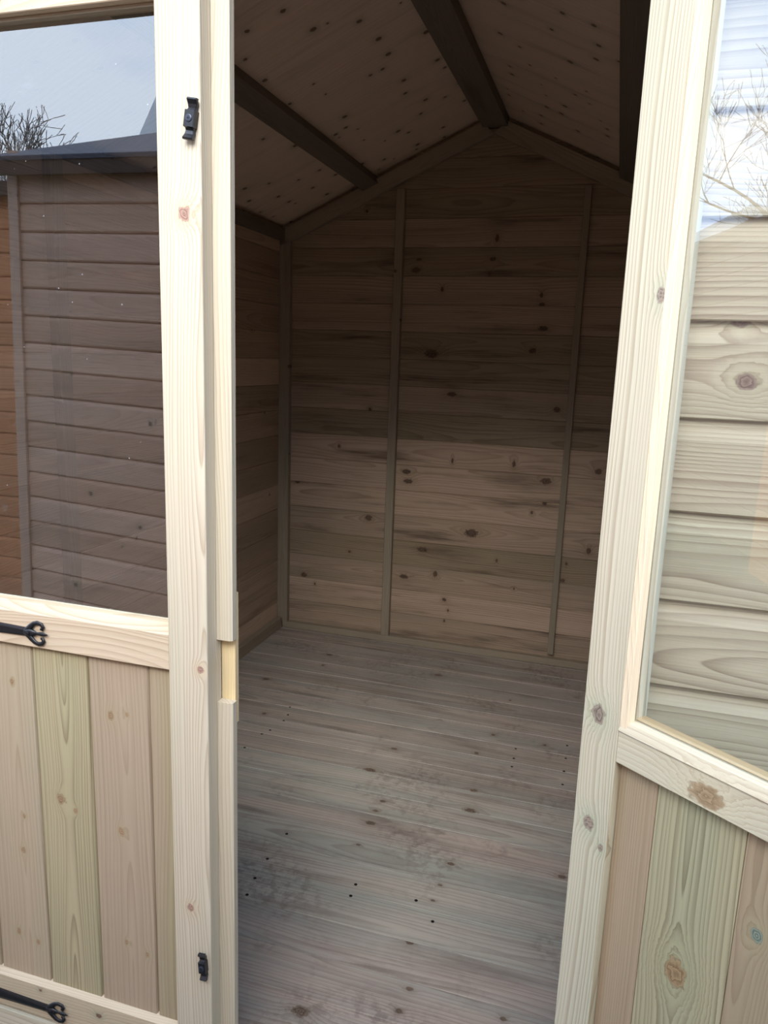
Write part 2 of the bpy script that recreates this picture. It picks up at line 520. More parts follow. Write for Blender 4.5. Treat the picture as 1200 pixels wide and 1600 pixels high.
# ---- side walls
def side_wall(name, x, sgn, label):
    w = empty(name, (x, YB / 2, 0), label, 'wall', 'structure')
    zz = 0.123 - P
    ph = 0
    while zz < roofz(x) - 0.01:
        h = min(P, roofz(x) + 0.01 - zz)
        pr = clad_prof() if h > P - 0.001 else [(0, 0), (h, 0), (h, CL_T), (0, CL_T)]
        mat = M_inner if ph % 5 else M_inner_pale
        if sgn < 0:   # outer side is -x: X=+y? X x Y = Z: (0,1,0)x(0,0,1) = +x ; so use X=-y -> -x
            board('board', w, mat, (x, YB, zz), (0, -1, 0), (0, 0, 1), YB - 0.03, P, CL_T, prof=pr)
        else:
            board('board', w, mat, (x, 0.03, zz), (0, 1, 0), (0, 0, 1), YB - 0.03, P, CL_T, prof=pr)
        zz += P
        ph += 1
    s = -sgn
    a, b = (x, x + FT) if s > 0 else (x - FT, x)
    board('base_batten', w, M_studs, (a, 0.06, 0.001), (0, 1, 0), (0, 0, 1) if False else (1, 0, 0), YB - 0.095, FT, -0.050, prof=[(0, -0.05), (FT, -0.05), (FT, 0), (0, 0)])
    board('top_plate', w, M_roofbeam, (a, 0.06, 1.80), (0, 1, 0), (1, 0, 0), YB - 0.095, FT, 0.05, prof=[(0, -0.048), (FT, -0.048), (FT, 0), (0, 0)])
    for ys in (0.757, 1.47):
        if ys > 1 and sgn < 0:
            continue
        _vs('stud', w, M_studs, a, b, ys, ys + 0.047, 0.053, 1.798)
    return w
wall_left = side_wall('wall_left', XL, -1, 'bare inside of the long shiplap wall left of the doorway')
wall_right = side_wall('wall_right', XR, 1, 'shiplap side wall of the shed behind the open door')

# ---- floor: boards across the shed
floor = empty('floor', (XC, 1.1, 0), 'grey-brown tongue and groove plank floor with muddy marks', 'floor', 'structure')
FP = 0.1097
FX0, FX1 = XL - 0.005, XR + 0.005
yk = 0.247 - 2 * FP
fi = 0
flp = [dict(early=(184, 168, 155), late=(122, 106, 95), tint=(160, 156, 146)), dict(early=(182, 172, 159), late=(124, 113, 101), tint=(162, 162, 151)),
       dict(early=(186, 167, 152), late=(126, 107, 95), tint=(166, 160, 149)), dict(early=(176, 160, 147), late=(114, 99, 88), tint=(154, 149, 139))]
FSEQ = [1, 2, 2, 0, 1, 1, 1, 0, 1, 1, 3, 0, 3, 0, 0, 3, 0, 0, 0, 3, 0]
while yk < YB:
    w = min(FP, YB + 0.004 - yk)
    kn = [(k[0] - FX0, k[1] - yk, k[2] * 0.75, 1.5) for k in FLOOR_KNOTS if yk <= k[1] < yk + FP]
    mat = wood('floor_board_wood', **flp[FSEQ[fi % len(FSEQ)]], ring=0.010, contrast=0.75, tint_amt=0.9, density=0.0 if kn else 0.12, width=FP, stain=0.7, stain_col=(92, 76, 66),
               knots=kn, mud=0.5, rough=0.55, core=((58, 44, 36), (128, 108, 92)), halo=(112, 96, 80), ksize=0.007, bump=0.12,
               off=(random.random(), random.random(), random.random()))
    g = 0.0022
    pr = [(0.0004, -0.014), (w - 0.0004, -0.014), (w - 0.0004, -g), (w - g, 0), (g * 0.6, 0), (0.0004, -g * 0.6)]
    board('floor_board', floor, mat, (FX0, yk, 0), (1, 0, 0), (0, 1, 0), FX1 - FX0, w, 0.014, prof=pr)
    yk += FP
    fi += 1
nv, nf = [], []
for (nx, ny) in NAILS:
    b = len(nv)
    for k in range(8):
        a = 2 * PI * k / 8
        nv.append((nx - XC + math.cos(a) * 0.0042, ny - 1.1 + math.sin(a) * 0.0042, 0.0006))
    for k in range(8):
        a = 2 * PI * k / 8
        nv.append((nx - XC + math.cos(a) * 0.0048, ny - 1.1 + math.sin(a) * 0.0048, -0.001))
    nf.append(tuple(range(b, b + 8)))
    nf += [(b + k, b + 8 + k, b + 8 + (k + 1) % 8, b + (k + 1) % 8) for k in range(8)]
nl = mesh_obj('nail_heads', nv, nf, plain('nail_steel', (42, 42, 42), rough=0.5, metal=0.6), floor)
tag(nl, 'small dark nail heads', kind='stuff')
for yj in (0.45, 1.05, 1.65, 2.15):     # bearers under the floor
    board('bearer', floor, M_studs, (FX0, yj, -0.06), (1, 0, 0), (0, 1, 0), FX1 - FX0, 0.045, 0.045)

# ---- roof, seen from below
ceiling = empty('ceiling', (XC, 1.1, ZR), 'underside of the pitched roof, pale sheets over dark timbers', 'roof', 'structure')
ang = math.atan(SL)
RL = (XR - XC + 0.12) / math.cos(ang)
for sgn in (-1, 1):
    d = Vector((sgn, 0, -SL)).normalized()
    # long grain of the sheet runs across the slope line towards the ridge
    if sgn < 0:
        board('roof_sheet', ceiling, M_ply, (XC, -0.12, ZR), d, (0, 1, 0), RL, YB + 0.22, 0.012, c=0.0005)
    else:
        board('roof_sheet', ceiling, M_ply, (XC, YB + 0.10, ZR), d, (0, -1, 0), RL, YB + 0.22, 0.012, c=0.0005)
felt = plain('roof_felt', (84, 88, 98), rough=0.9, scale=120, var=0.15, bump=0.4)
for sgn in (-1, 1):
    d = Vector((sgn, 0, -SL)).normalized()
    upn = Vector((sgn * SL, 0, 1)).normalized()
    if sgn < 0:
        board('felt', ceiling, felt, Vector((XC, -0.14, ZR)) + upn * 0.013, d, (0, 1, 0), RL + 0.02, YB + 0.26, 0.003, c=0.0005)
    else:
        board('felt', ceiling, felt, Vector((XC, YB + 0.12, ZR)) + upn * 0.013, d, (0, -1, 0), RL + 0.02, YB + 0.26, 0.003, c=0.0005)
# ridge beam and purlins
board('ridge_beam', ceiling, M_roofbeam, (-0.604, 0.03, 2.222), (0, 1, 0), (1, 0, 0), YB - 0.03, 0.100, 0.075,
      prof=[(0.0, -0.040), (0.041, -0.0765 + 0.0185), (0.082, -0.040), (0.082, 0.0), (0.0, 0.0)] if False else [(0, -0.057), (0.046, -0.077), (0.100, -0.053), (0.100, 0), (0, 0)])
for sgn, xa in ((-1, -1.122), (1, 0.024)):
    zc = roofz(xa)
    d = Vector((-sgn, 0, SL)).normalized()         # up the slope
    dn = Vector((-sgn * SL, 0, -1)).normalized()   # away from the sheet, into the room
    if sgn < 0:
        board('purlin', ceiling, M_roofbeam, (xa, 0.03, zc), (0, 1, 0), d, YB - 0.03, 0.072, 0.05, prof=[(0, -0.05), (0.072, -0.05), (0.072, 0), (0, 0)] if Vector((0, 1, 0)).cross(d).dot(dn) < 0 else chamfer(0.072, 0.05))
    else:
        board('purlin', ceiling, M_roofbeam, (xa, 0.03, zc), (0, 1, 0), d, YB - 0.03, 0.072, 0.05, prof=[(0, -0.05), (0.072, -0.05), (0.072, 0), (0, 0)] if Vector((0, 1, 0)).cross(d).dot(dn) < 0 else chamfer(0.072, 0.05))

# ---- front wall
DX0, DX1 = -1.14, 0.021          # door opening
DTOP = 1.865
wall_front = empty('wall_front', (XC, 0, 0), 'pale shiplap front of the shed seen through the open door glass', 'wall', 'structure')
FWK = [(0.148, 1.292, 0.0102, 1.2), (0.134, 1.362, 0.0068, 1.5)]
zf = 0.905 - 8 * 0.1165
k = 0
while zf < ZR:
    za, zb = zf, zf + 0.1165
    def lim(z): return max(0.0, (ZR + 0.012 - z) / SL)
    segs = [(XL - 0.014, DX0 - 0.045), (DX1 + 0.035, XR + 0.014)] if za < DTOP + 0.02 else [(XL - 0.014, XR + 0.014)]
    for (a, b) in segs:
        kn = [(q[0] - a, q[1] - za, q[2], q[3]) for q in FWK if za <= q[1] < zb and a < q[0] < b]
        if a > 0:
            mat = wood('front_board_wood', early=(196, 178, 152), late=(128, 103, 82), tint=(180, 172, 144), ring=0.0062, contrast=0.9, density=0.0, width=P, tint_amt=0.6, knots=kn,
                       off=(random.random(), random.random(), random.random() * 0.6), core=((92, 70, 66), (150, 122, 108)), halo=(170, 160, 128), bump=0.35, streak=0.14)
        else:
            mat = M_clad
        h = min(0.1165, ZR + 0.012 - za)
        if h < 0.01:
            continue
        pr = clad_prof(0.1165) if h > 0.116 else [(0, 0), (h, 0), (h, CL_T), (0, CL_T)]
        fa = lambda y, z, a=a, za=za: max(0.0, (XC - lim(za + y)) - a)
        fb = lambda y, z, a=a, b=b, za=za: min(b - a, (XC + lim(za + y)) - a)
        board('board', wall_front, mat, (a, 0.014, za), (1, 0, 0), (0, 0, 1), 1, P, CL_T, prof=pr, x0=fa, x1=fb)
    zf = zb
    k += 1
for a, b in ((DX0 - 0.045, DX0), (DX1, DX1 + 0.045)):
    _vs('jamb', wall_front, M_frame, a + (0.001 if a < -1 else 0.002), b, 0.016, 0.061, 0.0, 1.86)
board('header', wall_front, M_frame, (DX0 - 0.044, 0.016, DTOP - 0.003), (1, 0, 0), (0, 1, 0), DX1 - DX0 + 0.088, 0.045, 0.055)
board('threshold', wall_front, wood('threshold_wood', **OUT, ring=0.004, contrast=0.6, density=0.1, width=0.1), (XL, 0.0, -0.075), (1, 0, 0), (0, 0, 1), XR - XL, 0.1, 0.016,
      prof=[(0, -0.020), (0.103, -0.020), (0.106, -0.017), (0.106, 0.0), (0, 0.0)])

# ------------------------------------------------------------------ hardware shared by the doors
def hinge(parent, x_end, z, x_root=-1.135, yface=0.0):
    """black strap hinge, its free end a fleur-de-lis; lies on the face y = yface, pokes towards -y"""
    M = frame((x_end, yface, z), (1, 0, 0), (0, 0, 1))        # X = +x, Y = up, Z = -y (towards the viewer)
    M = PM(parent).inverted() @ M
    L = x_end - x_root
    # tapering strap with a shallow crown
    a0, a1 = 0.0125, 0.0072
    v, f = [], []
    for x, a in ((-L, a0), (-0.043, a1)):
        v += [(x, -a, 0), (x, a, 0), (x, a, 0.0028), (x, a * 0.45, 0.0046), (x, -a * 0.45, 0.0046), (x, -a, 0.0028)]
    n = 6
    f = [(i, (i + 1) % n, n + (i + 1) % n, n + i) for i in range(n)] + [tuple(range(n))[::-1], tuple(range(n, 2 * n))]
    h = mesh_obj('hinge', v, f, M_iron, parent, M)
    h['label'] = 'black iron strap hinge with fleur-de-lis end'
    # finial: two curled scrolls and a spear
    parts = []
    for s in (-1, 1):
        pts, rad = [], []
        ctrl = [(-0.047, 0.000), (-0.041, 0.005), (-0.035, 0.0110), (-0.0285, 0.0165), (-0.0205, 0.0190), (-0.0130, 0.0172), (-0.0098, 0.0122), (-0.0118, 0.0082), (-0.0152, 0.0084)]
        rr = [0.0052, 0.0056, 0.0050, 0.0042, 0.0038, 0.0038, 0.0036, 0.0030, 0.0022]
        for (x, y), r_ in zip(ctrl, rr):
            pts.append((x, s * y, 0.0026))
            rad.append(r_)
        tv, tf = tube(pts, rad, 8)
        tv = [(p[0], p[1], 0.0026 + (p[2] - 0.0026) * 0.55) for p in tv]
        parts.append((tv, tf))
    tv, tf = tube([(-0.048, 0, 0.003), (-0.036, 0, 0.003), (-0.028, 0, 0.003), (-0.022, 0, 0.003), (-0.014, 0, 0.003), (-0.007, 0, 0.003), (0, 0, 0.003)], [0.0060, 0.0078, 0.0052, 0.0022, 0.0040, 0.0032, 0.0004], 8)
    tv = [(p[0], p[1], 0.003 + (p[2] - 0.003) * 0.55) for p in tv]
    parts.append((tv, tf))
    v, f = merge(*parts)
    mesh_obj('finial', v, f, M_iron, h, None, smooth=True)
    v, f = tube([(-0.0375, 0, 0.006), (-0.0375, 0, 0.0088), (-0.0375, 0, 0.0094)], [0.0036, 0.0034, 0.002], 10)
    mesh_obj('screw', v, f, M_iron, h, None)
    return h

def turn_button(parent, x, z, tilt, L=0.054, w=0.0155):
    """cast turn button: raised square boss on a slim bar whose tips kick up"""
    M = frame((x, 0, z), (math.sin(tilt), 0, math.cos(tilt)), (math.cos(tilt), 0, -math.sin(tilt)))
    if M.to_3x3().col[2].y > 0:
        M = frame((x, 0, z), (math.sin(tilt), 0, math.cos(tilt)), (-math.cos(tilt), 0, math.sin(tilt)))
    M = PM(parent).inverted() @ M
    st = [(-0.5, 0.0105, 1.0), (-0.46, 0.0115, 1.0), (-0.36, 0.0075, 0.95), (-0.27, 0.0065, 0.82), (-0.22, 0.0085, 0.86), (-0.2, 0.012, 1.05), (0.2, 0.012, 1.05), (0.22, 0.0085, 0.86), (0.27, 0.0065, 0.82),
          (0.36, 0.0075, 0.95), (0.46, 0.0115, 1.0), (0.5, 0.0105, 1.0)]
    v, f = [], []
    for u, h, ww in st:
        a = w / 2 * ww
        b = a * 0.86
        lo = 0.0004 if abs(u) < 0.3 else max(0.0004, h - 0.0062)
        v += [(u * L, -a, lo), (u * L, a, lo), (u * L, a, h - 0.0012), (u * L, b, h), (u * L, -b, h), (u * L, -a, h - 0.0012)]
    n = 6
    for i in range(len(st) - 1):
        f += [(i * n + k, i * n + (k + 1) % n, (i + 1) * n + (k + 1) % n, (i + 1) * n + k) for k in range(n)]
    f += [tuple(range(n))[::-1], tuple((len(st) - 1) * n + k for k in range(n))]
    b = mesh_obj('turn_button', v, f, M_iron, parent, M)
    b['label'] = 'black cast iron turn button'
    # pan head screw with a cross slot
    v1 = tube([(0, 0, 0.0115), (0, 0, 0.0128), (0, 0, 0.0133)], [0.0052, 0.0050, 0.0038], 14)
    mesh_obj('screw', v1[0], v1[1], M_screw, b, None)
    v2 = merge(boxv(-0.0028, 0.0028, -0.0006, 0.0006, 0.0128, 0.01345), boxv(-0.0006, 0.0006, -0.0028, 0.0028, 0.0128, 0.01345))
    mesh_obj('screw_slot', v2[0], v2[1], M_iron, b, None)
    return b

# ------------------------------------------------------------------ left door, shut
door_1 = empty('door_1', (DX0, 0.0, 0.04), 'shut pale pine door with glazed top and black strap hinges', 'door', 'structure')
LST = [(-0.607, 1.495, 0.0093, 1.2), (-0.592, 0.809, 0.0059, 1.1), (-0.617, 0.371, 0.0059, 1.3)]
DB, DT = 0.04, 1.845
m_ls = wood('left_stile_wood', **OUT, ring=0.0050, contrast=0.8, density=0, width=0.07, tint_amt=0.55, streak=0.12, off=(0.31, 0.72, 0.1), zoff=0.01,
            knots=[(k[1] - DB, k[0] + 0.649, k[2], k[3]) for k in LST], core=((110, 72, 62), (176, 142, 126)), halo=(190, 160, 120))
# stile runs up: X=+z, Y=+x, Z=+y (into the shed). The face towards the viewer is z=0
stile = board('stile', door_1, m_ls, (-0.649, 0, DB), (0, 0, 1), (1, 0, 0), DT - DB, 0.070, 0.045, c=0.0012)
board('stile', door_1, M_frame, (DX0 + 0.003, 0, DB), (0, 0, 1), (1, 0, 0), DT - DB, 0.070, 0.045, c=0.0012)
# lipping that the other door shuts against, with the lock recess cut out of it
m_lip = wood('lipping_wood', **OUT, ring=0.0045, contrast=0.6, density=0, width=0.03, tint_amt=0.3, streak=0.1, off=(0.55, 0.3, 0.4), knots=[(1.022 - DB, 0.011, 0.0068, 1.3), (1.604 - DB, 0.016, 0.0034, 1.0)],
             core=((176, 132, 86), (206, 172, 124)), halo=(206, 180, 134))
LX0, LX1, LY0, LY1 = -0.5785, -0.5512, 0.029, 0.045
NZ0, NZ1 = 0.744, 0.852
lipp = board('lipping', door_1, m_lip, (LX0, LY0, NZ1), (0, 0, 1), (1, 0, 0), DT - NZ1, LX1 - LX0, LY1 - LY0, prof=[(0, 0), (0.0225, 0), (0.0273, 0.003), (0.0273, 0.016), (0, 0.016)])
board('lipping', door_1, m_lip, (LX0, LY0, DB), (0, 0, 1), (1, 0, 0), NZ0 - DB, LX1 - LX0, LY1 - LY0, prof=[(0, 0), (0.0225, 0), (0.0273, 0.003), (0.0273, 0.016), (0, 0.016)])
m_keep = wood('lock_block_wood', early=(226, 202, 158), late=(190, 156, 108), tint=(214, 196, 150), ring=0.004, contrast=0.5, density=0, width=0.03, off=(0.1, 0.9, 0.5))
kp = [(0.0, 0.0), (0.0245, 0.0), (0.0245, 0.011), (0.0, 0.011)]
board('lock_block', door_1, m_keep, (LX0, LY1 + 0.0005, 0.690), (0, 0, 1), (1, 0, 0), 0.25, 0.0355, 0.02, prof=kp, x0=lambda y, z: 0.012 if y > 0.02 else 0.0, x1=lambda y, z: 0.236 if y > 0.02 else 0.25)
# rails with a weather bevel on their top edge
m_rail = wood('rail_wood', early=(206, 185, 158), late=(152, 122, 96), tint=(196, 181, 152), ring=0.0042, contrast=0.7, density=0, width=0.08, tint_amt=0.3, streak=0.1, off=(0.8, 0.15, 0.7))
def rail(parent, za, zb, bev, xa=DX0 + 0.073, xb=-0.6492, mat=m_rail):
    # X=+x, Y=+z, Z=-y ; place the back at y=0.045
    h = zb - za
    return board('rail', parent, mat, (xa, 0.045, za), (1, 0, 0), (0, 0, 1), xb - xa, h, 0.044,
                 prof=[(0.001, 0.014), (h, 0.014), (h + bev, 0.016), (h + bev, 0.020), (h, 0.0440), (0.0015, 0.0440), (0, 0.0425), (0, 0.015)])
rail(door_1, 0.799, 0.859, 0.011)
m_rail2 = wood('bottom_rail_wood', early=(202, 182, 154), late=(156, 126, 98), tint=(186, 174, 144), ring=0.005, contrast=0.6, density=0, width=0.08, tint_amt=0.4, streak=0.1, off=(0.2, 0.85, 0.3), knots=[(0.25, 0.045, 0.005), (0.12, 0.06, 0.003)])
rail(door_1, DB, 0.109, 0.017, mat=m_rail2)
tr = board('rail', door_1, m_rail, (DX0 + 0.073, 0.045, 1.776), (1, 0, 0), (0, 0, 1), -0.6492 - DX0 - 0.073, 0.069, 0.044, c=0.0012)
# matchboard panel
bx = [-1.066, -1.0435, -0.928, -0.8135, -0.6955, -0.6495]
LB = [(-0.885,0.512,0.0076),(-0.854,0.495,0.0042),(-0.772,0.693,0.0059),(-0.740,0.700,0.0034),(-0.760,0.475,0.0059),(-0.976,0.722,0.0042),(-0.975,0.387,0.0051),(-0.968,0.459,0.0034),(-0.998,0.207,0.0051),(-0.955,0.195,0.0042),(-0.758,0.252,0.0042),(-0.715,0.238,0.0042)]
bpal = [dict(early=(176, 156, 130), late=(136, 110, 84), tint=(168, 156, 126)), dict(early=(178, 158, 132), late=(140, 112, 86), tint=(172, 160, 134)),
        dict(early=(178, 164, 130), late=(106, 90, 66), tint=(164, 156, 122)), dict(early=(172, 152, 128), late=(128, 104, 82), tint=(164, 152, 126)),
        dict(early=(168, 148, 124), late=(128, 104, 80), tint=(168, 160, 124))]
def match_prof(w, t=0.012, c=0.004, flip=False):
    return [(0.0003, 0.005), (c * 0.6, 0), (w - c, 0), (w - 0.0003, 0.006), (w - 0.0003, t), (0.0003, t)]
boff = [(0.15, 0.3, 0.2), (0.62, 0.62, 0.15), (0.44, 0.50, 0.02), (0.93, 0.56, 0.05), (0.71, 0.9, 0.3)]
for i in range(5):
    w = bx[i + 1] - bx[i]
    kn = [(k[1] - 0.09, k[0] - bx[i], k[2], 1.4) for k in LB if bx[i] < k[0] < bx[i + 1]]
    mat = wood('matchboard_wood', **bpal[i], ring=0.0085 if i != 2 else 0.0058, contrast=0.5 if i != 2 else 0.85, density=0, width=w, tint_amt=0.7, streak=0.12, knots=kn, off=boff[i],
               core=((112, 84, 60), (168, 140, 108)), halo=(160, 146, 110), bump=0.2)
    board('matchboard', door_1, mat, (bx[i], 0.012, 0.09), (0, 0, 1), (1, 0, 0), 0.735, w, 0.012, prof=match_prof(w))
# pane
gv, gf = boxv(-1.085, -0.640, 0.0285, 0.0315, 0.850, 1.79)
gp = mesh_obj('glass_pane', [(a - DX0, b, c - 0.04) for a, b, c in gv], gf, M_glass, door_1)
gp['label'] = 'clear pane mirroring a brown shed, sky and bare tree'
# glazing bead at the foot and the head of the pane
board('glazing_bead', door_1, M_frame, (DX0 + 0.0735, 0.0255, 0.8605), (1, 0, 0), (0, 1, 0), -0.650 - DX0 - 0.0735, 0.0028, 0.0165, c=0.0005)
board('glazing_bead', door_1, M_studs, (DX0 + 0.0735, 0.0145, 1.7705), (1, 0, 0), (0, 1, 0), -0.650 - DX0 - 0.0735, 0.0135, 0.005, c=0.0005)
for zc, xe in ((0.827, -0.880), (0.067, -0.884), (1.808, -0.8965)):
    hinge(door_1, xe, zc, yface=0.0006)
turn_button(door_1, -0.5905, 1.6165, math.radians(9), L=0.053)
turn_button(door_1, -0.5915, 0.266, math.radians(-4), L=0.050, w=0.0125)

# ------------------------------------------------------------------ right door, swung right round and seen from inside
TH = math.radians(37)
D2T = 0.040
# local frame of the door: X along the door away from the hinge, Y into its thickness (away from the viewer), Z up, origin at inner face, hinge edge
door_2 = empty('door_2', (-0.003, -0.037, 0.04), 'open pale pine door swung outwards, inner face with glazed top', 'door', 'structure', rot=(0, 0, -TH))
def d2(name, mat, s0, z0_, L, w, t, n0=0.0, vert=True, prof=None, c=0.0012, x0=0.0, x1=None):
    """local: n is depth behind the inner face"""
    if vert:   # X=+Z(up), Y=+s, Z=+n
        M = ((s0, n0, z0_ - 0.04), (0, 0, 1), (1, 0, 0))
    else:      # X=+s, Y=up, Z = X x Y = s x up = -n ; origin at the back
        M = ((s0, n0 + t, z0_ - 0.04), (1, 0, 0), (0, 0, 1))
    return board(name, door_2, mat, *M, L, w, t, c=c, prof=prof, x0=x0, x1=x1, local=True)
RST = [(0.024,0.866,0.0099,1.3),(0.026,0.711,0.0084,1.3),(0.047,0.686,0.0038,1.6),(0.052,1.386,0.0053,2.0)]
m_rs = wood('right_stile_wood', early=(200, 190, 167), late=(144, 120, 92), tint=(184, 185, 160), ring=0.0052, contrast=0.85, density=0, width=0.056, tint_amt=0.6, streak=0.12, off=(0.37, 0.18, 0.22),
            knots=[(k[1] - DB, k[0], k[2], k[3]) for k in RST], core=((78, 66, 62), (160, 142, 126)), halo=(150, 164, 136))
DW = 0.578
# stile with its glazing rebate: front part, plus the lip behind the pane
d2('stile', m_rs, 0.0, DB, DT - DB, 0.0665, D2T, prof=[(0.0012, 0), (0.0558, 0), (0.0562, 0.001), (0.0562, 0.0158), (0.0568, 0.0192), (0.0665, 0.0192), (0.0665, D2T), (0, D2T), (0, 0.0012)])
m_bead = wood('bead_wood', early=(230, 210, 180), late=(196, 166, 132), tint=(218, 202, 170), ring=0.003, contrast=0.45, density=0.05, width=0.012, off=(0.4, 0.4, 0.9), bump=0.6, streak=0.2)
d2('glazing_bead', m_bead, 0.0564, 0.859, DT - 0.07 - 0.859, 0.0105, 0.0155, prof=[(0.0, 0.0004), (0.0095, 0.0004), (0.0105, 0.0015), (0.0105, 0.0155), (0, 0.0155)])
# outer reveal strip beyond the pane
d2('glazing_bead', M_frame, DW - 0.0665, 0.875, DT - 0.07 - 0.875, 0.0095, 0.0155)
d2('stile', M_frame, DW - 0.056, DB, DT - DB, 0.056, D2T)
m_rr = wood('right_rail_wood', early=(202, 190, 166), late=(158, 134, 106), tint=(190, 188, 164), ring=0.0055, contrast=0.6, density=0, width=0.057, tint_amt=0.6, streak=0.1, off=(0.9, 0.8, 0.2),
            knots=[(0.178 - 0.0566, 0.017, 0.0142, 1.5)], core=((126, 104, 78), (166, 140, 108)), halo=(204, 192, 158))
d2('rail', m_rr, 0.0566, 0.8135, DW - 0.056 - 0.0566, 0.0565, D2T - 0.001, vert=False,
   prof=[(0.001, 0.0), (0.0560, 0.0), (0.0560, 0.0195), (0.0565, 0.0235), (0.0565, 0.0360), (0.0445, 0.0405), (0.0435, 0.0385), (0.001, 0.0385), (0, 0.0375), (0, 0.001)])
d2('rail', M_frame, 0.0566, 1.776, DW - 0.056 - 0.0566, 0.069, D2T - 0.001, vert=False)
d2('rail', M_frame, 0.0566, DB, DW - 0.056 - 0.0566, 0.09, D2T - 0.001, vert=False)
m_sill = wood('rail_top_wood', early=(206, 174, 130), late=(172, 134, 92), tint=(198, 172, 132), ring=0.006, contrast=0.5, density=0.2, width=0.02, off=(0.2, 0.3, 0.3))
d2('glazing_bead', m_sill, 0.0668, 0.8708, DW - 0.067 - 0.0668, 0.0015, 0.0165, n0=0.0196, vert=False, c=0.0003)
sx = [0.0566, 0.112, 0.2245, 0.340, 0.455, DW - 0.0562]
rpal = [dict(early=(168, 146, 120), late=(116, 92, 72), tint=(154, 142, 114)), dict(early=(170, 160, 128), late=(104, 94, 70), tint=(158, 158, 128)), dict(early=(166, 144, 118), late=(118, 94, 74), tint=(152, 142, 114)),
        dict(early=(168, 158, 126), late=(120, 104, 78), tint=(154, 154, 124)), dict(early=(168, 146, 120), late=(120, 96, 76), tint=(154, 142, 114))]
RBK = [(0.250,0.693,0.0068,1.4),(0.163,0.578,0.0150,1.25)]
roff = [(0.12, 0.95, 0.2), (0.52, 0.47, 0.0), (0.77, 0.2, 0.2), (0.3, 0.6, 0.2), (0.6, 0.3, 0.1)]
for i in range(5):
    w = sx[i + 1] - sx[i]
    kn = [(k[1] - 0.13, k[0] - sx[i], k[2], k[3]) for k in RBK if sx[i] < k[0] < sx[i + 1]]
    mat = wood('matchboard_wood', **rpal[i], ring=0.004 if i != 1 else 0.0062, contrast=0.6 if i != 1 else 0.95, density=0, width=w, tint_amt=0.7, streak=0.12, knots=kn, off=roff[i],
               core=((112, 88, 62), (160, 134, 100)) if i == 1 else ((66, 84, 84), (140, 150, 132)), halo=(150, 146, 112), bump=0.3)
    d2('matchboard', mat, sx[i], 0.13, 0.684, w, 0.012, n0=0.012, prof=[(0.0006, 0.0), (w - 0.0006, 0.0), (w - 0.0002, 0.002), (w - 0.0002, 0.012), (0.0002, 0.012), (0.0002, 0.002)])
gv, gf = boxv(0.0572, DW - 0.0572, 0.0162, 0.0190, 0.8705 - 0.04, 1.775 - 0.04)
gp = mesh_obj('glass_pane', gv, gf, M_glass2, door_2)
gp['label'] = 'clear pane mirroring the bright sky and a gabled house'

# ------------------------------------------------------------------ across the path: brown shed that the left pane mirrors
NBY = -1.85
nb = empty('brown_shed', (-2.66, NBY, -0.10), 'brown loglap shed with grey felt roof mirrored in the shut door', 'shed', rot=(0, math.radians(1.9), math.radians(4.0)))
m_log = [wood('loglap_wood', early=e, late=l, tint=t_, ring=0.009, contrast=0.5, density=0.2, width=0.12, stain=0.3, ksize=0.008) for e, l, t_ in
         (((206, 160, 130), (150, 106, 80), (186, 150, 124)), ((214, 170, 142), (158, 112, 88), (192, 158, 134)))]
LP = 0.1185
def log_prof(p=LP, t=0.018):
    pts = [(0, 0), (p, 0), (p, 0.004)]
    for k in range(1, 7):
        a = PI / 2 * k / 6
        pts.append((p - 0.022 * (1 - math.cos(a)) - 0.001, 0.004 + (t - 0.004) * math.sin(a)))
    pts += [(0.008, t), (0.002, t - 0.004), (0, t - 0.008)]
    return pts
NW, NH = 4.6, 2.225
i = 0
while (i + 1) * LP < NH - 0.01:
    # X=-x, Y=up -> Z = (-1,0,0)x(0,0,1) = (0,1,0): faces our shed
    board('board', nb, m_log[i % 2], (NW, 0, i * LP), (-1, 0, 0), (0, 0, 1), NW, LP, 0.018, prof=log_prof(), local=True)
    i += 1
# end wall boards (left end)
for k in range(i):
    board('board', nb, m_log[k % 2], (0, 0, k * LP), (0, -1, 0), (0, 0, 1), 1.9, LP, 0.018, prof=log_prof(), local=True)
board('corner_trim', nb, m_log[1], (0.035, 0.019, 0), (0, 0, 1), (-1, 0, 0), NH, 0.055, 0.012, prof=[(0, 0), (0.055, 0), (0.055, -0.012), (0, -0.012)][::-1], local=True)
m_dark = plain('eaves_board_stain', (66, 48, 38), rough=0.8, scale=12)
NSL = math.radians(19)
nd = Vector((0, -math.cos(NSL), math.sin(NSL)))
board('roof', nb, felt, (-0.06, 0.13, NH - 0.045), (1, 0, 0), nd, NW + 0.12, 1.9, 0.02, local=True, c=0.003)
board('roof', nb, felt, Vector((NW + 0.06, 0.13, NH - 0.045)) + nd * 3.8 * math.cos(0) - Vector((0, 0, 2 * 1.9 * math.sin(NSL))), (-1, 0, 0), Vector((0, math.cos(NSL), math.sin(NSL))), NW + 0.12, 1.9, 0.02, local=True, c=0.003)
board('eaves_board', nb, m_dark, (-0.05, 0.118, NH - 0.118), (1, 0, 0), (0, 0, 1), NW + 0.1, 0.07, 0.012, local=True)
board('soffit', nb, m_dark, (-0.05, 0.02, NH - 0.062), (1, 0, 0), (0, 1, 0), NW + 0.1, 0.085, 0.010, local=True)

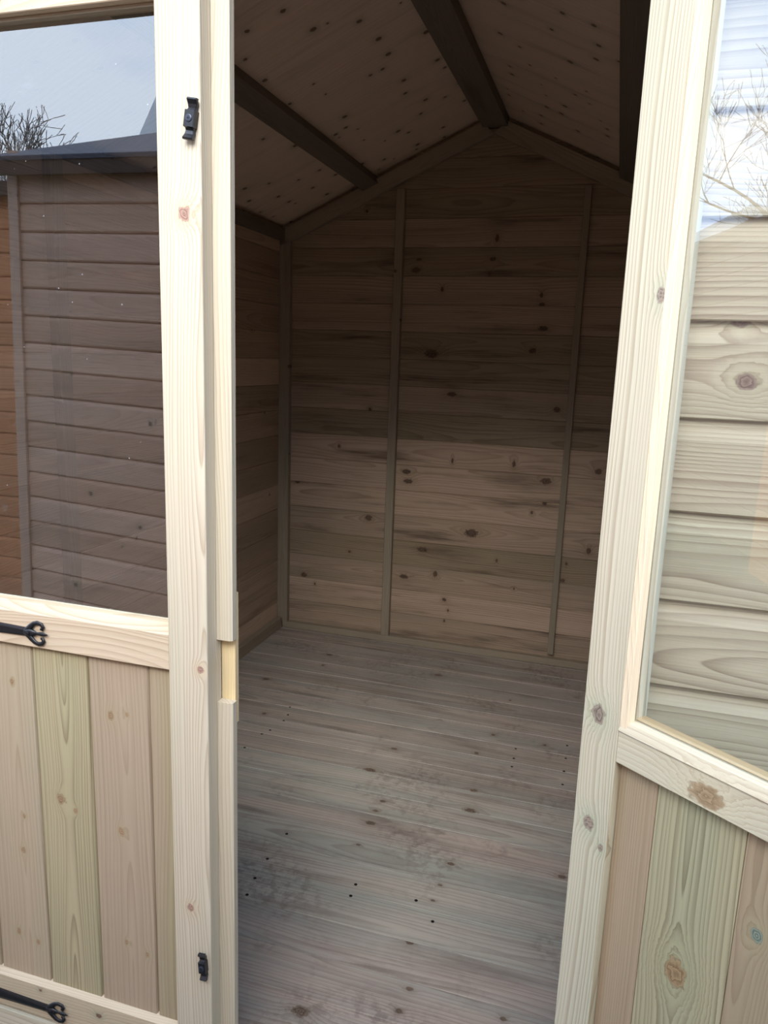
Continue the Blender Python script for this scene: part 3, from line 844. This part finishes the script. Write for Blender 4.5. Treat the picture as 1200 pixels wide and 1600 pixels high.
# orange shed further along the path
ob = empty('orange_shed', (-2.80, -2.35, -0.12), 'orange stained shed standing beside the brown one, mirrored at the pane edge', 'shed')
m_or = wood('orange_wood', early=(206, 134, 84), late=(150, 88, 52), tint=(190, 124, 80), ring=0.009, contrast=0.5, density=0.2, width=0.12, ksize=0.008)
i = 0
OW = 1.55
while i * LP < 2.2:
    board('board', ob, m_or, (0, 0, i * LP), (-1, 0, 0), (0, 0, 1), OW, LP, 0.018, prof=log_prof(), local=True)
    board('board', ob, m_or, (0, -1.8, i * LP), (0, 1, 0), (0, 0, 1), 1.8, LP, 0.018, prof=log_prof(), local=True)
    i += 1
board('roof', ob, felt, (-OW - 0.05, 0.10, 2.23), (1, 0, 0), Vector((0, -math.cos(0.2), math.sin(0.2))), OW + 0.1, 1.9, 0.02, local=True, c=0.003)
board('eaves_board', ob, m_dark, (-OW - 0.05, 0.1, 2.16), (1, 0, 0), (0, 0, 1), OW + 0.1, 0.07, 0.012, local=True)

# darker shed beyond it, its eaves level with the mirrored skyline in the open door
db = empty('dark_shed', (-4.65, -2.60, -0.13), 'dark brown shed with a flat felt roof edge mirrored low in the open door', 'shed')
m_db = wood('dark_wood', early=(128, 100, 80), late=(84, 62, 48), tint=(112, 92, 74), ring=0.009, contrast=0.5, density=0.2, width=0.12, ksize=0.008)
i = 0
while i * LP < 2.42:
    board('board', db, m_db, (0, 0, i * LP), (-1, 0, 0), (0, 0, 1), 4.2, LP, 0.018, prof=log_prof(), local=True)
    board('board', db, m_db, (0, -1.9, i * LP), (0, 1, 0), (0, 0, 1), 1.9, LP, 0.018, prof=log_prof(), local=True)
    i += 1
board('roof', db, felt, (-4.25, 0.10, 2.60), (1, 0, 0), Vector((0, -1, 0.04)), 4.3, 2.1, 0.03, local=True, c=0.003)
board('eaves_board', db, m_dark, (-4.25, 0.1, 2.49), (1, 0, 0), (0, 0, 1), 4.3, 0.08, 0.012, local=True)

# gabled house far off
def house(name, ang_deg, dist, wid, zpk, slope, wallc, roofc, label, org=(0.25, -0.2), depth=8.0):
    a = math.radians(ang_deg)
    c = Vector((org[0] - math.sin(a) * dist, org[1] - math.cos(a) * dist, -0.13))
    h = empty(name, c, label, 'house', rot=(0, 0, -a + PI) if False else (0, 0, -a))
    # local +Y looks back at the sheds
    ze = zpk + 0.13 - wid / 2 * slope
    v = [(-wid / 2, 0, 0), (wid / 2, 0, 0), (wid / 2, 0, ze), (0, 0, zpk + 0.13), (-wid / 2, 0, ze)]
    v += [(x, -depth, z) for x, y, z in v]
    f = [(0, 1, 2, 3, 4)[::-1], (5, 6, 7, 8, 9), (0, 5, 6, 1), (1, 6, 7, 2), (0, 4, 9, 5)]
    mesh_obj('wall', v, f, plain('house_render', wallc, rough=0.9, scale=3, var=0.05), h)
    m_r = plain('house_roof_tiles', roofc, rough=0.9, scale=6)
    m_w = plain('white_bargeboard', (235, 235, 232), rough=0.6, var=0.03)
    th = math.atan(slope)
    Ls = wid / 2 / math.cos(th) + 0.3
    for s in (-1, 1):
        d = Vector((s * math.cos(th), 0, -math.sin(th)))
        upn = Vector((s * math.sin(th), 0, math.cos(th)))
        pk = Vector((0, 0, zpk + 0.13))
        if s > 0:
            board('roof', h, m_r, pk + Vector((0, 0.2, 0)) , d, (0, -1, 0), Ls, depth + 0.4, 0.12, local=True, prof=[(0, 0), (depth + 0.4, 0), (depth + 0.4, -0.12), (0, -0.12)][::-1] if d.cross(Vector((0, -1, 0))).z < 0 else None)
        else:
            board('roof', h, m_r, pk + Vector((0, -depth - 0.2, 0)), d, (0, 1, 0), Ls, depth + 0.4, 0.12, local=True, prof=[(0, 0), (depth + 0.4, 0), (depth + 0.4, -0.12), (0, -0.12)][::-1] if d.cross(Vector((0, 1, 0))).z < 0 else None)
        v, f = boxv(0, Ls, -0.03, 0.0, -0.24, 0.13)
        M = Matrix((d, Vector((0, 1, 0)), upn)).transposed().to_4x4()
        M.translation = pk + Vector((0, 0.24, 0))
        mesh_obj('bargeboard', v, f, m_w, h, M)
    return h
house('gabled_house', 66.7, 26, 7.5, 6.15, 0.52, (196, 176, 150), (120, 96, 84), 'far house with a pale gable and white bargeboards mirrored in the open door')
house('steep_roofed_house', 31.7, 17, 3.4, 7.0, 2.2, (120, 100, 88), (58, 52, 52), 'house with a steep dark roof behind the brown shed', org=(-0.7, 0.0), depth=4.0)

# bare trees
def bare_tree(name, ang_deg, dist, height, label, seed, org, spread=0.55):
    rnd = random.Random(seed)
    a = math.radians(ang_deg)
    c = Vector((org[0] - math.sin(a) * dist, org[1] - math.cos(a) * dist, -0.13))
    t = empty(name, c, label, 'tree', group='bare trees beyond the sheds')
    bark = plain('grey_bark', (104, 92, 84), rough=0.95, scale=8)
    trunk, twigs = [], []
    def grow(p, d, L, r, lvl):
        pts, rad = [p], [r]
        n = 4 if lvl < 3 else 3
        for k in range(n):
            d = (d + Vector((rnd.uniform(-1, 1), rnd.uniform(-1, 1), rnd.uniform(-0.4, 0.7))) * 0.20).normalized()
            p = p + d * (L / n)
            pts.append(p)
            rad.append(max(0.0065, r * (1 - 0.38 * (k + 1) / n)))
        (trunk if lvl == 0 else twigs).append(tube(pts, rad, 6 if lvl < 2 else 3, cap=False))
        if lvl >= 6:
            return
        nb_ = 3 if lvl < 5 else 4
        for k in range(nb_):
            q = pts[-1] if k == 0 else pts[rnd.randint(1, len(pts) - 1)]
            ax = Vector((rnd.uniform(-1, 1), rnd.uniform(-1, 1), rnd.uniform(-0.3, 0.9))).normalized()
            nd_ = (d * (1 - spread) + ax * spread + Vector((0, 0, 0.12))).normalized()
            grow(q, nd_, L * rnd.uniform(0.62, 0.8), rad[-1] * (0.66 if k else 0.80), lvl + 1)
    grow(Vector((0, 0, 0)), Vector((0, 0, 1)), height * 0.32, height * 0.016, 0)
    v, f = merge(*trunk)
    mesh_obj('trunk', v, f, bark, t)
    v, f = merge(*twigs)
    mesh_obj('branches', v, f, bark, t)
    return t
bare_tree('bare_tree', 39.4, 17, 6.8, 'bare winter tree rising behind the brown shed roof', 3, (-0.9, 0.0))
bare_tree('bare_tree', 61.6, 20, 11.5, 'bare winter tree in front of the far gabled house', 8, (0.25, -0.2))
